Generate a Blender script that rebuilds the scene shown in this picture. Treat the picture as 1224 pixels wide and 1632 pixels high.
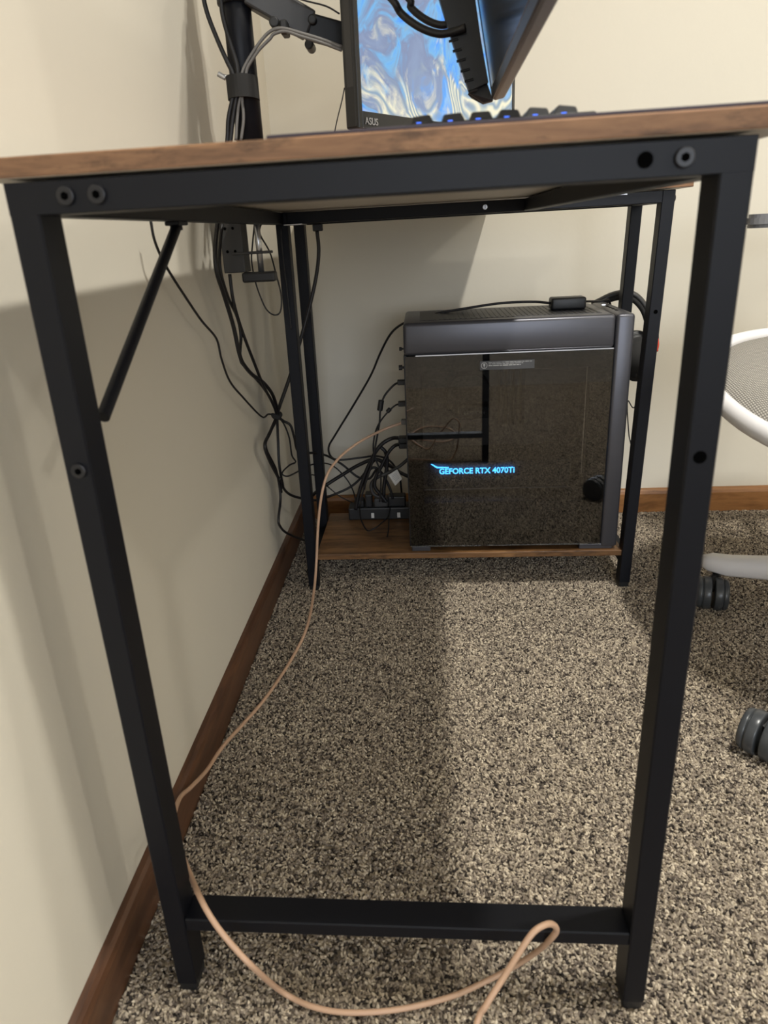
import bpy, bmesh, math, random
from mathutils import Vector, Matrix, noise
random.seed(7)
for o in list(bpy.data.objects):
    bpy.data.objects.remove(o)
SC = bpy.context.scene
COL = SC.collection
PI = math.pi

# ------------------------------------------------------------------ camera
CP = Vector((0.25760, -0.44907, 0.69473))
FW = Vector((-0.08804063, 0.93081744, -0.35472207))
RT = Vector((0.99586532, 0.07424574, -0.05234347))
UP = Vector((0.02238561, 0.35786376, 0.93350544))
FPX, PPX, PPY = 1101.79, 585.53, 789.92
cd = bpy.data.cameras.new('camera')
cam = bpy.data.objects.new('camera', cd)
COL.objects.link(cam)
cam.matrix_world = Matrix(((RT.x, UP.x, -FW.x, CP.x), (RT.y, UP.y, -FW.y, CP.y), (RT.z, UP.z, -FW.z, CP.z), (0, 0, 0, 1)))
cd.sensor_fit = 'VERTICAL'
cd.sensor_height = 36.0
cd.sensor_width = 27.0
cd.lens = FPX / 1632 * 36.0
cd.shift_x = (612 - PPX) / 1632
cd.shift_y = -(816 - PPY) / 1632
cd.clip_start = 0.02
cd.dof.use_dof = True
cd.dof.focus_distance = 1.35
cd.dof.aperture_fstop = 9.0
SC.camera = cam

# ------------------------------------------------------------------ world, lights, exposure
W = bpy.data.worlds.new('world')
SC.world = W
W.use_nodes = True
W.node_tree.nodes['Background'].inputs[0].default_value = (0.75, 0.8, 0.9, 1)
W.node_tree.nodes['Background'].inputs[1].default_value = 0.05
SC.view_settings.view_transform = 'Standard'
SC.view_settings.look = 'None'
SC.view_settings.gamma = 1.0
SC.view_settings.use_curve_mapping = False
SC.view_settings.exposure = 0.32

def point_lamp(name, loc, watts, col, r):
    l = bpy.data.lights.new(name, 'POINT')
    l.energy = watts; l.color = col; l.shadow_soft_size = r
    o = bpy.data.objects.new(name, l); o.location = loc; COL.objects.link(o)
WARM = (1.0, 0.97, 0.89)
def down_light(name, loc, watts, col, r):
    l = bpy.data.lights.new(name, 'SPOT')
    l.energy = watts; l.color = col; l.shadow_soft_size = r
    l.spot_size = math.radians(118); l.spot_blend = 1.0
    o = bpy.data.objects.new(name, l); o.location = loc; COL.objects.link(o)
down_light('ceiling_downlight', (0.88, 0.0, 2.38), 80, WARM, 0.035)
down_light('ceiling_downlight', (0.91, 0.15, 2.38), 63, WARM, 0.035)
point_lamp('low_warm_fill', (2.1, -0.15, 0.95), 7, WARM, 0.25)  # added warm fill to lift the lower walls, no known lamp there
point_lamp('room_lamp', (2.3, -1.0, 2.2), 21, WARM, 0.06)
al = bpy.data.lights.new('cool_fill', 'AREA')  # added cool fill behind the camera; the wall there has no window
al.energy = 62; al.color = (0.80, 0.88, 1.0); al.shape = 'RECTANGLE'; al.size = 2.2; al.size_y = 1.3
ao = bpy.data.objects.new('cool_fill', al)
ao.location = (1.2, -4.5, 1.15); ao.rotation_euler = (math.radians(90), 0, 0)
COL.objects.link(ao)

# ------------------------------------------------------------------ helpers
def ray(px, py):
    return FW + RT * ((px - PPX) / FPX) - UP * ((py - PPY) / FPX)
def A(px, py, y):                       # point of the room on the plane at depth y
    d = ray(px, py); return CP + d * ((y - CP.y) / d.y)
def B(px, py, x):                       # ... on the plane at x
    d = ray(px, py); return CP + d * ((x - CP.x) / d.x)
def F(px, py, z):                       # ... on the plane at height z
    d = ray(px, py); return CP + d * ((z - CP.z) / d.z)

def wloc(o):
    v = Vector((0, 0, 0))
    while o:
        v = v + o.location; o = o.parent
    return v
def obj(name, bm, mats, parent=None, smooth=False, label=None):
    off = wloc(parent) if parent else Vector((0, 0, 0))
    if off.length > 0:
        bmesh.ops.translate(bm, verts=bm.verts, vec=-off)
    me = bpy.data.meshes.new(name)
    bm.to_mesh(me); bm.free()
    for m in (mats if isinstance(mats, (list, tuple)) else [mats]):
        me.materials.append(m)
    if smooth:
        for p in me.polygons: p.use_smooth = True
    o = bpy.data.objects.new(name, me)
    COL.objects.link(o)
    if parent: o.parent = parent
    if label: o['label'] = label
    return o
def thing(name, label, cat, loc, group=None):
    o = bpy.data.objects.new(name, None)
    o.empty_display_size = 0.05
    o.location = loc
    COL.objects.link(o)
    o['label'] = label; o['category'] = cat
    if group: o['group'] = group
    return o
def struct(o):
    o['kind'] = 'structure'; return o

def boxm(bm, lo, hi, bev=0.0, seg=1, mat=0, M=None):
    t = bmesh.new()
    bmesh.ops.create_cube(t, size=1)
    s = [hi[i] - lo[i] for i in range(3)]; c = [(hi[i] + lo[i]) / 2 for i in range(3)]
    for v in t.verts:
        v.co = Vector((v.co.x * s[0] + c[0], v.co.y * s[1] + c[1], v.co.z * s[2] + c[2]))
    if bev > 0:
        bmesh.ops.bevel(t, geom=list(t.edges), offset=bev, segments=seg, affect='EDGES', profile=0.5)
    if M is not None:
        bmesh.ops.transform(t, matrix=M, verts=t.verts)
    for f in t.faces: f.material_index = mat
    tmp = bpy.data.meshes.new('t'); t.to_mesh(tmp); t.free()
    bm.from_mesh(tmp); bpy.data.meshes.remove(tmp)
    return bm
def box(lo, hi, bev=0.0, seg=1, M=None):
    return boxm(bmesh.new(), lo, hi, bev, seg, 0, M)
def cyl(bm, p0, p1, r, n=20, r2=None, bev=0.0):
    p0 = Vector(p0); p1 = Vector(p1); d = p1 - p0
    t = bmesh.new()
    bmesh.ops.create_cone(t, cap_ends=True, segments=n, radius1=r, radius2=r if r2 is None else r2, depth=d.length)
    if bev > 0:
        es = [e for e in t.edges if abs(e.verts[0].co.z - e.verts[1].co.z) < 1e-6]
        bmesh.ops.bevel(t, geom=es, offset=bev, segments=2, affect='EDGES', profile=0.5)
    M = Matrix.Translation((p0 + p1) / 2) @ d.to_track_quat('Z', 'Y').to_matrix().to_4x4()
    bmesh.ops.transform(t, matrix=M, verts=t.verts)
    tmp = bpy.data.meshes.new('t'); t.to_mesh(tmp); t.free()
    bm.from_mesh(tmp); bpy.data.meshes.remove(tmp)
    return bm
def prism(pts, d):                      # convex or simple polygon (list of Vectors) extruded along d
    bm = bmesh.new()
    a = [bm.verts.new(p) for p in pts]; b = [bm.verts.new(Vector(p) + Vector(d)) for p in pts]
    n = len(pts)
    bm.faces.new(a); bm.faces.new(b[::-1])
    for i in range(n): bm.faces.new((a[(i + 1) % n], a[i], b[i], b[(i + 1) % n]))
    bmesh.ops.recalc_face_normals(bm, faces=bm.faces)
    return bm
def catmull(P, n=7, closed=False):
    out = []
    P = [Vector(p) for p in P]
    m = len(P)
    for i in range(m if closed else m - 1):
        if closed:
            p0, p1, p2, p3 = P[(i - 1) % m], P[i], P[(i + 1) % m], P[(i + 2) % m]
        else:
            p1, p2 = P[i], P[i + 1]
            p0 = P[i - 1] if i else p1 * 2 - p2
            p3 = P[i + 2] if i + 2 < m else p2 * 2 - p1
        # centripetal-like softening
        for k in range(n):
            t = k / n
            out.append(0.5 * ((2 * p1) + (p2 - p0) * t + (2 * p0 - 5 * p1 + 4 * p2 - p3) * t * t + (3 * p1 - p0 - 3 * p2 + p3) * t ** 3))
    if not closed: out.append(P[-1])
    return out
def tube(bm, P, r, ring=8, n=7, closed=False, raw=False, sx=1.0, upv=None):
    pts = [Vector(p) for p in P] if raw else catmull(P, n, closed)
    m = len(pts)
    rr = r if callable(r) else (lambda t: r)
    T = []
    for i in range(m):
        a = pts[(i - 1) % m] if (closed or i) else pts[0]
        b = pts[(i + 1) % m] if (closed or i < m - 1) else pts[-1]
        d = b - a
        T.append(d.normalized() if d.length > 1e-9 else Vector((0, 0, 1)))
    nrm = T[0].orthogonal().normalized() if upv is None else (Vector(upv) - T[0] * Vector(upv).dot(T[0])).normalized()
    rings = []
    for i in range(m):
        if upv is None:
            nrm = (nrm - T[i] * nrm.dot(T[i])).normalized()
        else:
            nrm = (Vector(upv) - T[i] * Vector(upv).dot(T[i])).normalized()
        bi = T[i].cross(nrm)
        q = rr(i / max(1, m - 1))
        rings.append([bm.verts.new(pts[i] + (nrm * math.cos(a) + bi * math.sin(a) * sx) * q) for a in [2 * PI * k / ring for k in range(ring)]])
    for i in range(m if closed else m - 1):
        a, b = rings[i], rings[(i + 1) % m]
        for k in range(ring):
            bm.faces.new((a[k], a[(k + 1) % ring], b[(k + 1) % ring], b[k]))
    if not closed:
        bm.faces.new(rings[0][::-1]); bm.faces.new(rings[-1])
    return bm
def text_bm(s, M, size=1.0, depth=0.001, bold=0.0):
    cu = bpy.data.curves.new('t', 'FONT'); cu.body = s; cu.size = size; cu.extrude = depth; cu.offset = bold
    cu.resolution_u = 3
    o = bpy.data.objects.new('t', cu); COL.objects.link(o)
    dg = bpy.context.evaluated_depsgraph_get()
    me = bpy.data.meshes.new_from_object(o.evaluated_get(dg))
    bm = bmesh.new(); bm.from_mesh(me)
    bpy.data.objects.remove(o); bpy.data.meshes.remove(me); bpy.data.curves.remove(cu)
    bmesh.ops.transform(bm, matrix=M, verts=bm.verts)
    return bm
def fit_text(s, x0, x1, h, y, z0, depth=0.0008, bold=0.0):
    # text standing in an xz plane at depth y, facing -y, fitted to x0..x1 and cap height h
    bm = text_bm(s, Matrix.Identity(4), 1.0, 0.0, bold)
    xs = [v.co.x for v in bm.verts]; ys = [v.co.y for v in bm.verts]
    a, b, c, d = min(xs), max(xs), min(ys), max(ys)
    for v in bm.verts:
        v.co = Vector((x0 + (v.co.x - a) / (b - a) * (x1 - x0), y, z0 + (v.co.y - c) / (d - c) * h))
    return bm

# ------------------------------------------------------------------ materials
def mat(name, col, rough=0.5, metal=0.0, spec=0.5, emit=None, es=0.0, coat=0.0):
    m = bpy.data.materials.new(name); m.use_nodes = True
    b = m.node_tree.nodes['Principled BSDF']
    b.inputs['Base Color'].default_value = (*col, 1)
    b.inputs['Roughness'].default_value = rough
    b.inputs['Metallic'].default_value = metal
    b.inputs['Specular IOR Level'].default_value = spec
    b.inputs['Coat Weight'].default_value = coat
    if emit:
        b.inputs['Emission Color'].default_value = (*emit, 1)
        b.inputs['Emission Strength'].default_value = es
    return m
def nd(m, t, **kw):
    n = m.node_tree.nodes.new(t)
    for k, v in kw.items():
        if k.startswith('_'): setattr(n, k[1:], v)
        else: n.inputs[k].default_value = v
    return n
def lk(m, a, b): m.node_tree.links.new(a, b)
def bsdf(m): return m.node_tree.nodes['Principled BSDF']
def add_bump(m, scale, strength, dist=0.001, detail=3, stretch=None):
    tc = nd(m, 'ShaderNodeTexCoord'); no = nd(m, 'ShaderNodeTexNoise', Scale=scale, Detail=detail)
    if stretch:
        mp = nd(m, 'ShaderNodeMapping'); mp.inputs['Scale'].default_value = stretch
        lk(m, tc.outputs['Object'], mp.inputs['Vector']); lk(m, mp.outputs[0], no.inputs['Vector'])
    else:
        lk(m, tc.outputs['Object'], no.inputs['Vector'])
    bp = nd(m, 'ShaderNodeBump', Strength=strength, Distance=dist)
    lk(m, no.outputs[0], bp.inputs['Height']); lk(m, bp.outputs[0], bsdf(m).inputs['Normal'])
    return no
def ramp(m, src, stops):
    r = nd(m, 'ShaderNodeValToRGB'); e = r.color_ramp.elements
    while len(e) < len(stops): e.new(0.5)
    for i, (p, c) in enumerate(stops):
        e[i].position = p; e[i].color = (*c, 1)
    lk(m, src, r.inputs[0]); return r

def wood(name, grain, stops, scale=9, dark=0.5, rough=0.45):
    # grain: axis index along which the fibres run
    m = mat(name, (0.3, 0.15, 0.06), rough)
    tc = nd(m, 'ShaderNodeTexCoord'); mp = nd(m, 'ShaderNodeMapping')
    s = [scale * 6] * 3; s[grain] = scale * 0.7
    mp.inputs['Scale'].default_value = s
    lk(m, tc.outputs['Object'], mp.inputs['Vector'])
    n1 = nd(m, 'ShaderNodeTexNoise', Scale=1.0, Detail=8, Roughness=0.65, Distortion=0.6)
    lk(m, mp.outputs[0], n1.inputs['Vector'])
    r1 = ramp(m, n1.outputs[0], stops)
    mp2 = nd(m, 'ShaderNodeMapping'); s2 = [60, 60, 60]; s2[grain] = 16
    mp2.inputs['Scale'].default_value = s2
    lk(m, tc.outputs['Object'], mp2.inputs['Vector'])
    n2 = nd(m, 'ShaderNodeTexNoise', Scale=1.0, Detail=6, Roughness=0.7)
    lk(m, mp2.outputs[0], n2.inputs['Vector'])
    r2 = ramp(m, n2.outputs[0], [(0.33, (1 - dark,) * 3), (0.48, (1, 1, 1))])
    mx = nd(m, 'ShaderNodeMix', _data_type='RGBA', _blend_type='MULTIPLY'); mx.inputs[0].default_value = 1
    lk(m, r1.outputs[0], mx.inputs[6]); lk(m, r2.outputs[0], mx.inputs[7])
    lk(m, mx.outputs[2], bsdf(m).inputs['Base Color'])
    bp = nd(m, 'ShaderNodeBump', Strength=0.25, Distance=0.0006)
    lk(m, n1.outputs[0], bp.inputs['Height']); lk(m, bp.outputs[0], bsdf(m).inputs['Normal'])
    return m

M_wall = mat('wall_paint', (0.73, 0.68, 0.575), 0.85, spec=0.25)
add_bump(M_wall, 90, 0.12, 0.0015, 2)
M_ceil = mat('ceiling_paint', (0.85, 0.83, 0.78), 0.9)
M_steel = mat('powder_coated_steel', (0.005, 0.0057, 0.009), 0.47, spec=0.24)
add_bump(M_steel, 1400, 0.10, 0.0002, 1)
M_wood = wood('rustic_tabletop', 0, [(0.25, (0.09, 0.045, 0.022)), (0.45, (0.22, 0.112, 0.055)), (0.62, (0.34, 0.18, 0.088)), (0.8, (0.26, 0.13, 0.06))], 15, 0.7, 0.6)
M_shelf_shaded = wood('rustic_shelf_shaded', 0, [(0.25, (0.075, 0.036, 0.014)), (0.45, (0.16, 0.078, 0.03)), (0.62, (0.27, 0.14, 0.055)), (0.8, (0.19, 0.092, 0.037))], 8, 0.6)  # brown lowered: the shade on the low shelf put into the colour
M_under = mat('board_backing', (0.55, 0.49, 0.42), 0.55)
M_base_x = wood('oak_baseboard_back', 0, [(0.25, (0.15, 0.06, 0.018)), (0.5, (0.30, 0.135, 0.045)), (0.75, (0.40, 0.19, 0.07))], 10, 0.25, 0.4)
M_base_y_shaded = wood('oak_baseboard_left_shaded', 1, [(0.25, (0.055, 0.025, 0.015)), (0.5, (0.11, 0.05, 0.026)), (0.75, (0.16, 0.075, 0.036))], 10, 0.25, 0.4)  # same oak as the back one, its shadow put into the colour
M_black = mat('black_plastic', (0.012, 0.012, 0.013), 0.45)
M_cable = mat('black_cable_rubber', (0.009, 0.008, 0.009), 0.5)
M_greycable = mat('grey_cable', (0.16, 0.15, 0.14), 0.45)
M_beige = mat('beige_cable_jacket', (0.56, 0.36, 0.24), 0.42)
M_chrome = mat('zinc_steel', (0.62, 0.63, 0.66), 0.28, 0.9)
M_case = mat('graphite_case', (0.085, 0.085, 0.098), 0.36, 0.55)
M_casedark = mat('dark_case_metal', (0.025, 0.025, 0.028), 0.45, 0.3)
M_inside = mat('case_interior', (0.22, 0.21, 0.195), 0.6)
M_insidemid = mat('case_interior_dark', (0.085, 0.08, 0.075), 0.5)
M_cardface = mat('card_shroud', (0.07, 0.07, 0.075), 0.6)
M_red = mat('red_trim', (0.75, 0.08, 0.05), 0.4)
M_white = mat('white_plastic', (0.78, 0.76, 0.76), 0.35)
M_armpad = mat('grey_arm_pad', (0.20, 0.20, 0.21), 0.45)
M_wheel = mat('caster_grey', (0.055, 0.06, 0.066), 0.28)
M_label = mat('white_label', (0.72, 0.70, 0.66), 0.6)
M_velcro = mat('velcro', (0.022, 0.021, 0.02), 0.9)
M_led = mat('blue_led', (0.02, 0.05, 0.5), 0.5, emit=(0.06, 0.2, 1.0), es=1.3)
M_whiteled = mat('white_led', (0.8, 0.85, 0.9), 0.5, emit=(0.8, 0.9, 1.0), es=3)
M_glow = mat('lit_lettering', (0.1, 0.3, 0.8), 0.5, emit=(0.05, 0.34, 1.0), es=9)
M_mark = mat('printed_grey', (0.36, 0.35, 0.34), 0.6)
M_stick = mat('sticker_film', (0.055, 0.055, 0.058), 0.5)
M_print = mat('sticker_print', (0.42, 0.42, 0.42), 0.6)
M_glossback = mat('glossy_dark_panel', (0.012, 0.013, 0.016), 0.16, spec=0.8)
M_mat = mat('desk_mat_cloth', (0.045, 0.036, 0.05), 0.85)
M_bezel = mat('dark_bezel', (0.016, 0.016, 0.017), 0.35)
M_bezel2 = mat('grey_frame_edge', (0.19, 0.18, 0.175), 0.35, 0.3)
M_armgrey = mat('arm_grey_paint', (0.045, 0.043, 0.042), 0.5)

# chair mesh fabric: woven ribs in the surface
M_fabric = mat('woven_mesh_fabric', (0.33, 0.31, 0.28), 0.85)
tc = nd(M_fabric, 'ShaderNodeTexCoord')
w1 = nd(M_fabric, 'ShaderNodeTexWave', Scale=58.0, Distortion=0.4); w1.bands_direction = 'Y'
w2 = nd(M_fabric, 'ShaderNodeTexWave', Scale=105.0, Distortion=0.4); w2.bands_direction = 'X'
lk(M_fabric, tc.outputs['Object'], w1.inputs['Vector']); lk(M_fabric, tc.outputs['Object'], w2.inputs['Vector'])
mm = nd(M_fabric, 'ShaderNodeMath', _operation='MULTIPLY'); lk(M_fabric, w1.outputs['Fac'], mm.inputs[0]); lk(M_fabric, w2.outputs['Fac'], mm.inputs[1])
rr_ = ramp(M_fabric, mm.outputs[0], [(0.0, (0.15, 0.14, 0.125)), (0.5, (0.46, 0.43, 0.38))])
lk(M_fabric, rr_.outputs[0], bsdf(M_fabric).inputs['Base Color'])
bp_ = nd(M_fabric, 'ShaderNodeBump', Strength=0.5, Distance=0.002); lk(M_fabric, mm.outputs[0], bp_.inputs['Height']); lk(M_fabric, bp_.outputs[0], bsdf(M_fabric).inputs['Normal'])

# smoked side glass: sharp reflection over a dark see-through tint
M_glass = bpy.data.materials.new('smoked_glass'); M_glass.use_nodes = True
nt = M_glass.node_tree; nt.nodes.remove(nt.nodes['Principled BSDF'])
g = nd(M_glass, 'ShaderNodeBsdfGlossy', Roughness=0.02); g.inputs['Color'].default_value = (0.9, 0.9, 0.9, 1)
tr = nd(M_glass, 'ShaderNodeBsdfTransparent'); tr.inputs['Color'].default_value = (0.55, 0.55, 0.55, 1)
fr = nd(M_glass, 'ShaderNodeFresnel', IOR=2.0); ms = nd(M_glass, 'ShaderNodeMixShader')
lk(M_glass, fr.outputs[0], ms.inputs[0]); lk(M_glass, tr.outputs[0], ms.inputs[1]); lk(M_glass, g.outputs[0], ms.inputs[2])
lk(M_glass, ms.outputs[0], nt.nodes['Material Output'].inputs['Surface'])

# carpet: base colour and tuft colour
FLECK = [(0.0, (0.03, 0.025, 0.023)), (0.10, (0.06, 0.05, 0.044)), (0.22, (0.19, 0.155, 0.125)), (0.5, (0.31, 0.26, 0.205)), (0.78, (0.46, 0.39, 0.30)), (1.0, (0.66, 0.57, 0.44))]
M_tuft = mat('carpet_yarn', (0.4, 0.33, 0.25), 0.95, spec=0.1)
oi = nd(M_tuft, 'ShaderNodeObjectInfo')
rt_ = ramp(M_tuft, oi.outputs['Random'], FLECK)
lk(M_tuft, rt_.outputs[0], bsdf(M_tuft).inputs['Base Color'])
M_floor = mat('carpet_backing', (0.2, 0.16, 0.12), 0.95, spec=0.1)
tc = nd(M_floor, 'ShaderNodeTexCoord'); vo = nd(M_floor, 'ShaderNodeTexVoronoi', Scale=230.0)
lk(M_floor, tc.outputs['Object'], vo.inputs['Vector'])
sp = nd(M_floor, 'ShaderNodeSeparateColor'); lk(M_floor, vo.outputs['Color'], sp.inputs[0])
rf_ = ramp(M_floor, sp.outputs[0], [(p_, tuple(v_ * .62 for v_ in c_)) for p_, c_ in FLECK]); lk(M_floor, rf_.outputs[0], bsdf(M_floor).inputs['Base Color'])  # flecks darkened to carry the pile's self-shadow in the colour

# ------------------------------------------------------------------ room
XL, YB, ZC = -0.0674, 1.2209, 2.44
XR, YF = 3.2, -4.6
def slab(name, lo, hi, m): return struct(obj(name, box(lo, hi), m))
slab('floor', (XL - .1, YF - .1, -.1), (XR + .1, YB + .1, 0.0), M_floor)
slab('wall_left', (XL - .1, YF - .1, 0.0), (XL, YB + .1, ZC), M_wall)
slab('wall_back', (XL, YB, 0.0), (XR + .1, YB + .1, ZC), M_wall)
slab('wall_right', (XR, YF - .1, 0.0), (XR + .1, YB, ZC), M_wall)
slab('wall_front', (XL, YF - .1, 0.0), (XR, YF, ZC), M_wall)
slab('ceiling', (XL - .1, YF - .1, ZC), (XR + .1, YB + .1, ZC + .1), M_ceil)
def baseboard(name, p, axis, m):
    # profile: flat board with a small rounded top
    prof = [(0, 0), (0.0115, 0), (0.0115, 0.050), (0.0095, 0.057), (0.006, 0.0605), (0.0, 0.0624)]
    if axis == 'y': pts = [Vector((XL + a, YF, b)) for a, b in prof]; d = (0, YB - YF, 0)
    else: pts = [Vector((XL, YB - a, b)) for a, b in prof]; d = (XR - XL, 0, 0)
    return struct(obj(name, prism(pts, d), m))
baseboard('baseboard_left', None, 'y', M_base_y_shaded)
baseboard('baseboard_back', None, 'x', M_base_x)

# carpet pile: geometry nodes scatter of short twisted yarn tufts (nobody could count them)
bm = bmesh.new()
vs = [bm.verts.new(v) for v in ((XL + .013, -1.1, 0.001), (1.35, -1.1, 0.001), (1.35, YB - .013, 0.001), (XL + .013, YB - .013, 0.001))]
bm.faces.new(vs)
pile = obj('carpet_pile', bm, M_tuft)
pile['kind'] = 'stuff'; pile['label'] = 'flecked beige, grey and dark brown carpet pile over the floor'; pile['category'] = 'carpet'
ng = bpy.data.node_groups.new('tufts', 'GeometryNodeTree')
ng.interface.new_socket('Geometry', in_out='INPUT', socket_type='NodeSocketGeometry')
ng.interface.new_socket('Geometry', in_out='OUTPUT', socket_type='NodeSocketGeometry')
N = ng.nodes.new; L = ng.links.new
gi, go = N('NodeGroupInput'), N('NodeGroupOutput')
dp = N('GeometryNodeDistributePointsOnFaces'); dp.distribute_method = 'RANDOM'; dp.inputs['Density'].default_value = 150000
ico = N('GeometryNodeMeshIcoSphere'); ico.inputs['Radius'].default_value = 0.0025; ico.inputs['Subdivisions'].default_value = 1
sm = N('GeometryNodeSetMaterial'); sm.inputs['Material'].default_value = M_tuft
tf = N('GeometryNodeTransform'); tf.inputs['Scale'].default_value = (0.55, 0.66, 1.45)
ip = N('GeometryNodeInstanceOnPoints')
rv = N('FunctionNodeRandomValue'); rv.data_type = 'FLOAT_VECTOR'; rv.inputs[0].default_value = (-1.25, -1.25, 0); rv.inputs[1].default_value = (1.25, 1.25, 6.28)
rs = N('FunctionNodeRandomValue'); rs.data_type = 'FLOAT'; rs.inputs[2].default_value = 0.7; rs.inputs[3].default_value = 1.25
L(gi.outputs[0], dp.inputs['Mesh']); L(dp.outputs['Points'], ip.inputs['Points'])
L(ico.outputs[0], tf.inputs['Geometry']); L(tf.outputs[0], sm.inputs['Geometry']); L(sm.outputs[0], ip.inputs['Instance'])
L(rv.outputs[0], ip.inputs['Rotation']); L(rs.outputs[1], ip.inputs['Scale'])
L(ip.outputs[0], go.inputs[0])
md = pile.modifiers.new('tufts', 'NODES'); md.node_group = ng

# ------------------------------------------------------------------ desk
H, FWD = 0.735, 0.447
TX, TD, TZ = 0.0194, 0.0293, 0.0193
L1, L2, TY2 = 0.8184, 0.9957, 0.0263
desk = thing('desk', 'long rustic brown desk on a black steel frame with a low end shelf', 'desk', (0.2, 0.4, 0))
# tabletop: two boards, brown above and at the edges, pale backing paper below
def board(name, lo, hi):
    bm = box(lo, hi, 0.0012, 2)
    for f in bm.faces:
        if f.normal.z < -0.9: f.material_index = 1
    return obj(name, bm, [M_wood, M_under], desk)
board('tabletop', (-0.0162, -0.002, 0.7371), (0.472, 0.8115, 0.7493))
board('tabletop', (-0.0162, 0.8125, 0.7371), (0.405, 1.206, 0.7493))
board('tabletop', (0.4060, 0.8125, 0.7371), (0.697, 1.046, 0.7493))
def bolt(parent, c, r=0.0057, hollow=False):
    # flat socket-head screw on a face that looks toward -y
    bm = bmesh.new()
    x, y, z = c
    if hollow:
        cyl(bm, (x, y + .001, z), (x, y - .0002, z), r * .8, 20)
        return obj('screw_hole', bm, M_hole, parent)
    cyl(bm, (x, y + .002, z), (x, y - .0026, z), r, 20, bev=0.0008)
    b = obj('bolt', bm, M_boltm, parent)
    bm = bmesh.new(); cyl(bm, (x, y - .0022, z), (x, y - .0029, z), r * .45, 6)
    obj('hex_socket', bm, M_hole, b)
    return b
M_hole = mat('screw_hole_shadow', (0.002, 0.002, 0.002), 0.9, spec=0.0)
M_boltm = mat('black_bolt', (0.006, 0.006, 0.009), 0.4)
def foot(parent, lo, hi):
    bm = box(lo, hi, 0.004, 2)
    return obj('foot_cap', bm, M_black, parent)
def leg(lo, hi, lean=0.0, name='leg'):
    bm = box((lo[0], lo[1], 0.012), hi, 0.0012, 1)
    bmf = box((lo[0] + .0004, lo[1] + .0004, 0.0), (hi[0] - .0004, hi[1] - .0004, 0.03), 0.004, 2)
    for b in (bm, bmf):
        for v in b.verts: v.co.x += lean * (1 - v.co.z / H)
    l = obj(name, bm, M_steel, desk)
    obj('foot_cap', bmf, M_black, l)
    return l
nl = leg((0, 0, 0), (TX, TD, H - .002))
nr = leg((FWD - TX, 0, 0), (FWD, TD, H - .002))
tb = obj('top_beam', box((0.0002, -0.0001, H - TZ), (FWD - .0002, TD + .0001, H), 0.0005, 1), M_steel, desk)
cb = obj('lower_crossbar', box((TX - .0005, 0.0015, 0.0845), (FWD - TX + .0005, 0.029, 0.0995), 0.0012, 1), M_steel, desk)
bolt(tb, (0.0395, -0.0002, 0.7256)); bolt(tb, (0.0595, -0.0002, 0.7254)); bolt(tb, (0.4069, -0.0002, 0.7254))
bolt(tb, (0.3854, -0.0002, 0.7254), hollow=True)
bolt(nl, (0.0108, 0, 0.5476), 0.0055); bolt(nr, (0.4362, 0, 0.5453), 0.0055, hollow=True)
obj('side_rail', box((0.0004, TD, H - TZ), (TX, L1, H - .0003), 0.001), M_steel, desk)
obj('side_rail', box((FWD - TX, TD, H - TZ), (FWD - .0004, L1, H - .0003), 0.001), M_steel, desk)
# far frame with the shelf
XA, XB2, LEAN = 0.0046, 0.6719, -0.0167
TL = 0.0209
fl = leg((XA, L1, 0), (XA + TL, L1 + TY2, H))
leg((XA, L2, 0), (XA + TL, L2 + TY2, H))
frl = leg((XB2 - TL, L1, 0), (XB2, L1 + TY2, H), LEAN)
leg((XB2 - TL, L2, 0), (XB2, L2 + TY2, H), LEAN)
fb = obj('top_beam', box((XA + TL - .0005, L1 + .0002, H - TZ), (XB2 - TL + .0005, L1 + TY2, H - .0003), 0.001), M_steel, desk)
obj('top_beam', box((XA + TL - .0005, L2 + .0002, H - TZ), (XB2 - TL + .0005, L2 + TY2, H - .0003), 0.001), M_steel, desk)
for x in (XA, XB2 - TL):
    obj('top_beam', box((x + .0003, L1 + TY2, H - TZ), (x + TL - .0003, L2, H - .0003), 0.001), M_steel, desk)
for x in (XA, XB2 - TL):
    bm = box((x + .0003, L1 + TY2, 0.05), (x + TL - .0003, L2, 0.069), 0.001)
    if x > .1:
        for v in bm.verts: v.co.x += LEAN * .92
    obj('shelf_rail', bm, M_steel, desk)
obj('shelf_rail', box((XA + TL, 0.868, 0.05), (0.634, 0.884, 0.069), 0.001), M_steel, desk)
obj('shelf', box((XA + TL + .0003, 0.8234, 0.0702), (0.6378, 1.046, 0.0823), 0.0012, 2), M_shelf_shaded, desk)
bm = bmesh.new(); c = A(773, 330, L1)
cyl(bm, (c.x, L1 + .002, c.z), (c.x, L1 - .0018, c.z), 0.0042, 18, bev=0.0006)
sc_ = obj('screw', bm, M_chrome, fb, label='bright zinc screw')
obj('screw_slot', box((c.x - .0004, L1 - .0024, c.z - .003), (c.x + .0004, L1 - .0017, c.z + .003)), M_hole, fb)
hx = A(1045, 497, L1)
bolt(frl, (hx.x, L1, hx.z), 0.0045, hollow=True)
# knob of the frame joint poking out at the far right top corner
bm = bmesh.new(); cyl(bm, (XB2 - .001, L1 + .013, 0.722), (XB2 + .0035, L1 + .013, 0.722), 0.0055, 16, bev=0.001)
obj('bolt', bm, M_boltm, desk)
# corner brackets, pale zinc, under the corners of the long board
for (x0, x1) in ((XA + .02, XA + .052),):
    bm = box((x0, L1 - .03, H - TZ - .0022), (x1, L1 + .02, H - TZ - .0003), 0.0004)
    obj('corner_bracket', bm, M_chrome, desk)
b0, b1 = A(974, 312, L1), A(1000, 305, L1)
obj('corner_bracket', box((b0.x, L1 - .0016, b0.z), (b1.x, L1 + .001, b1.z), .0004), M_chrome, desk)
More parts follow.
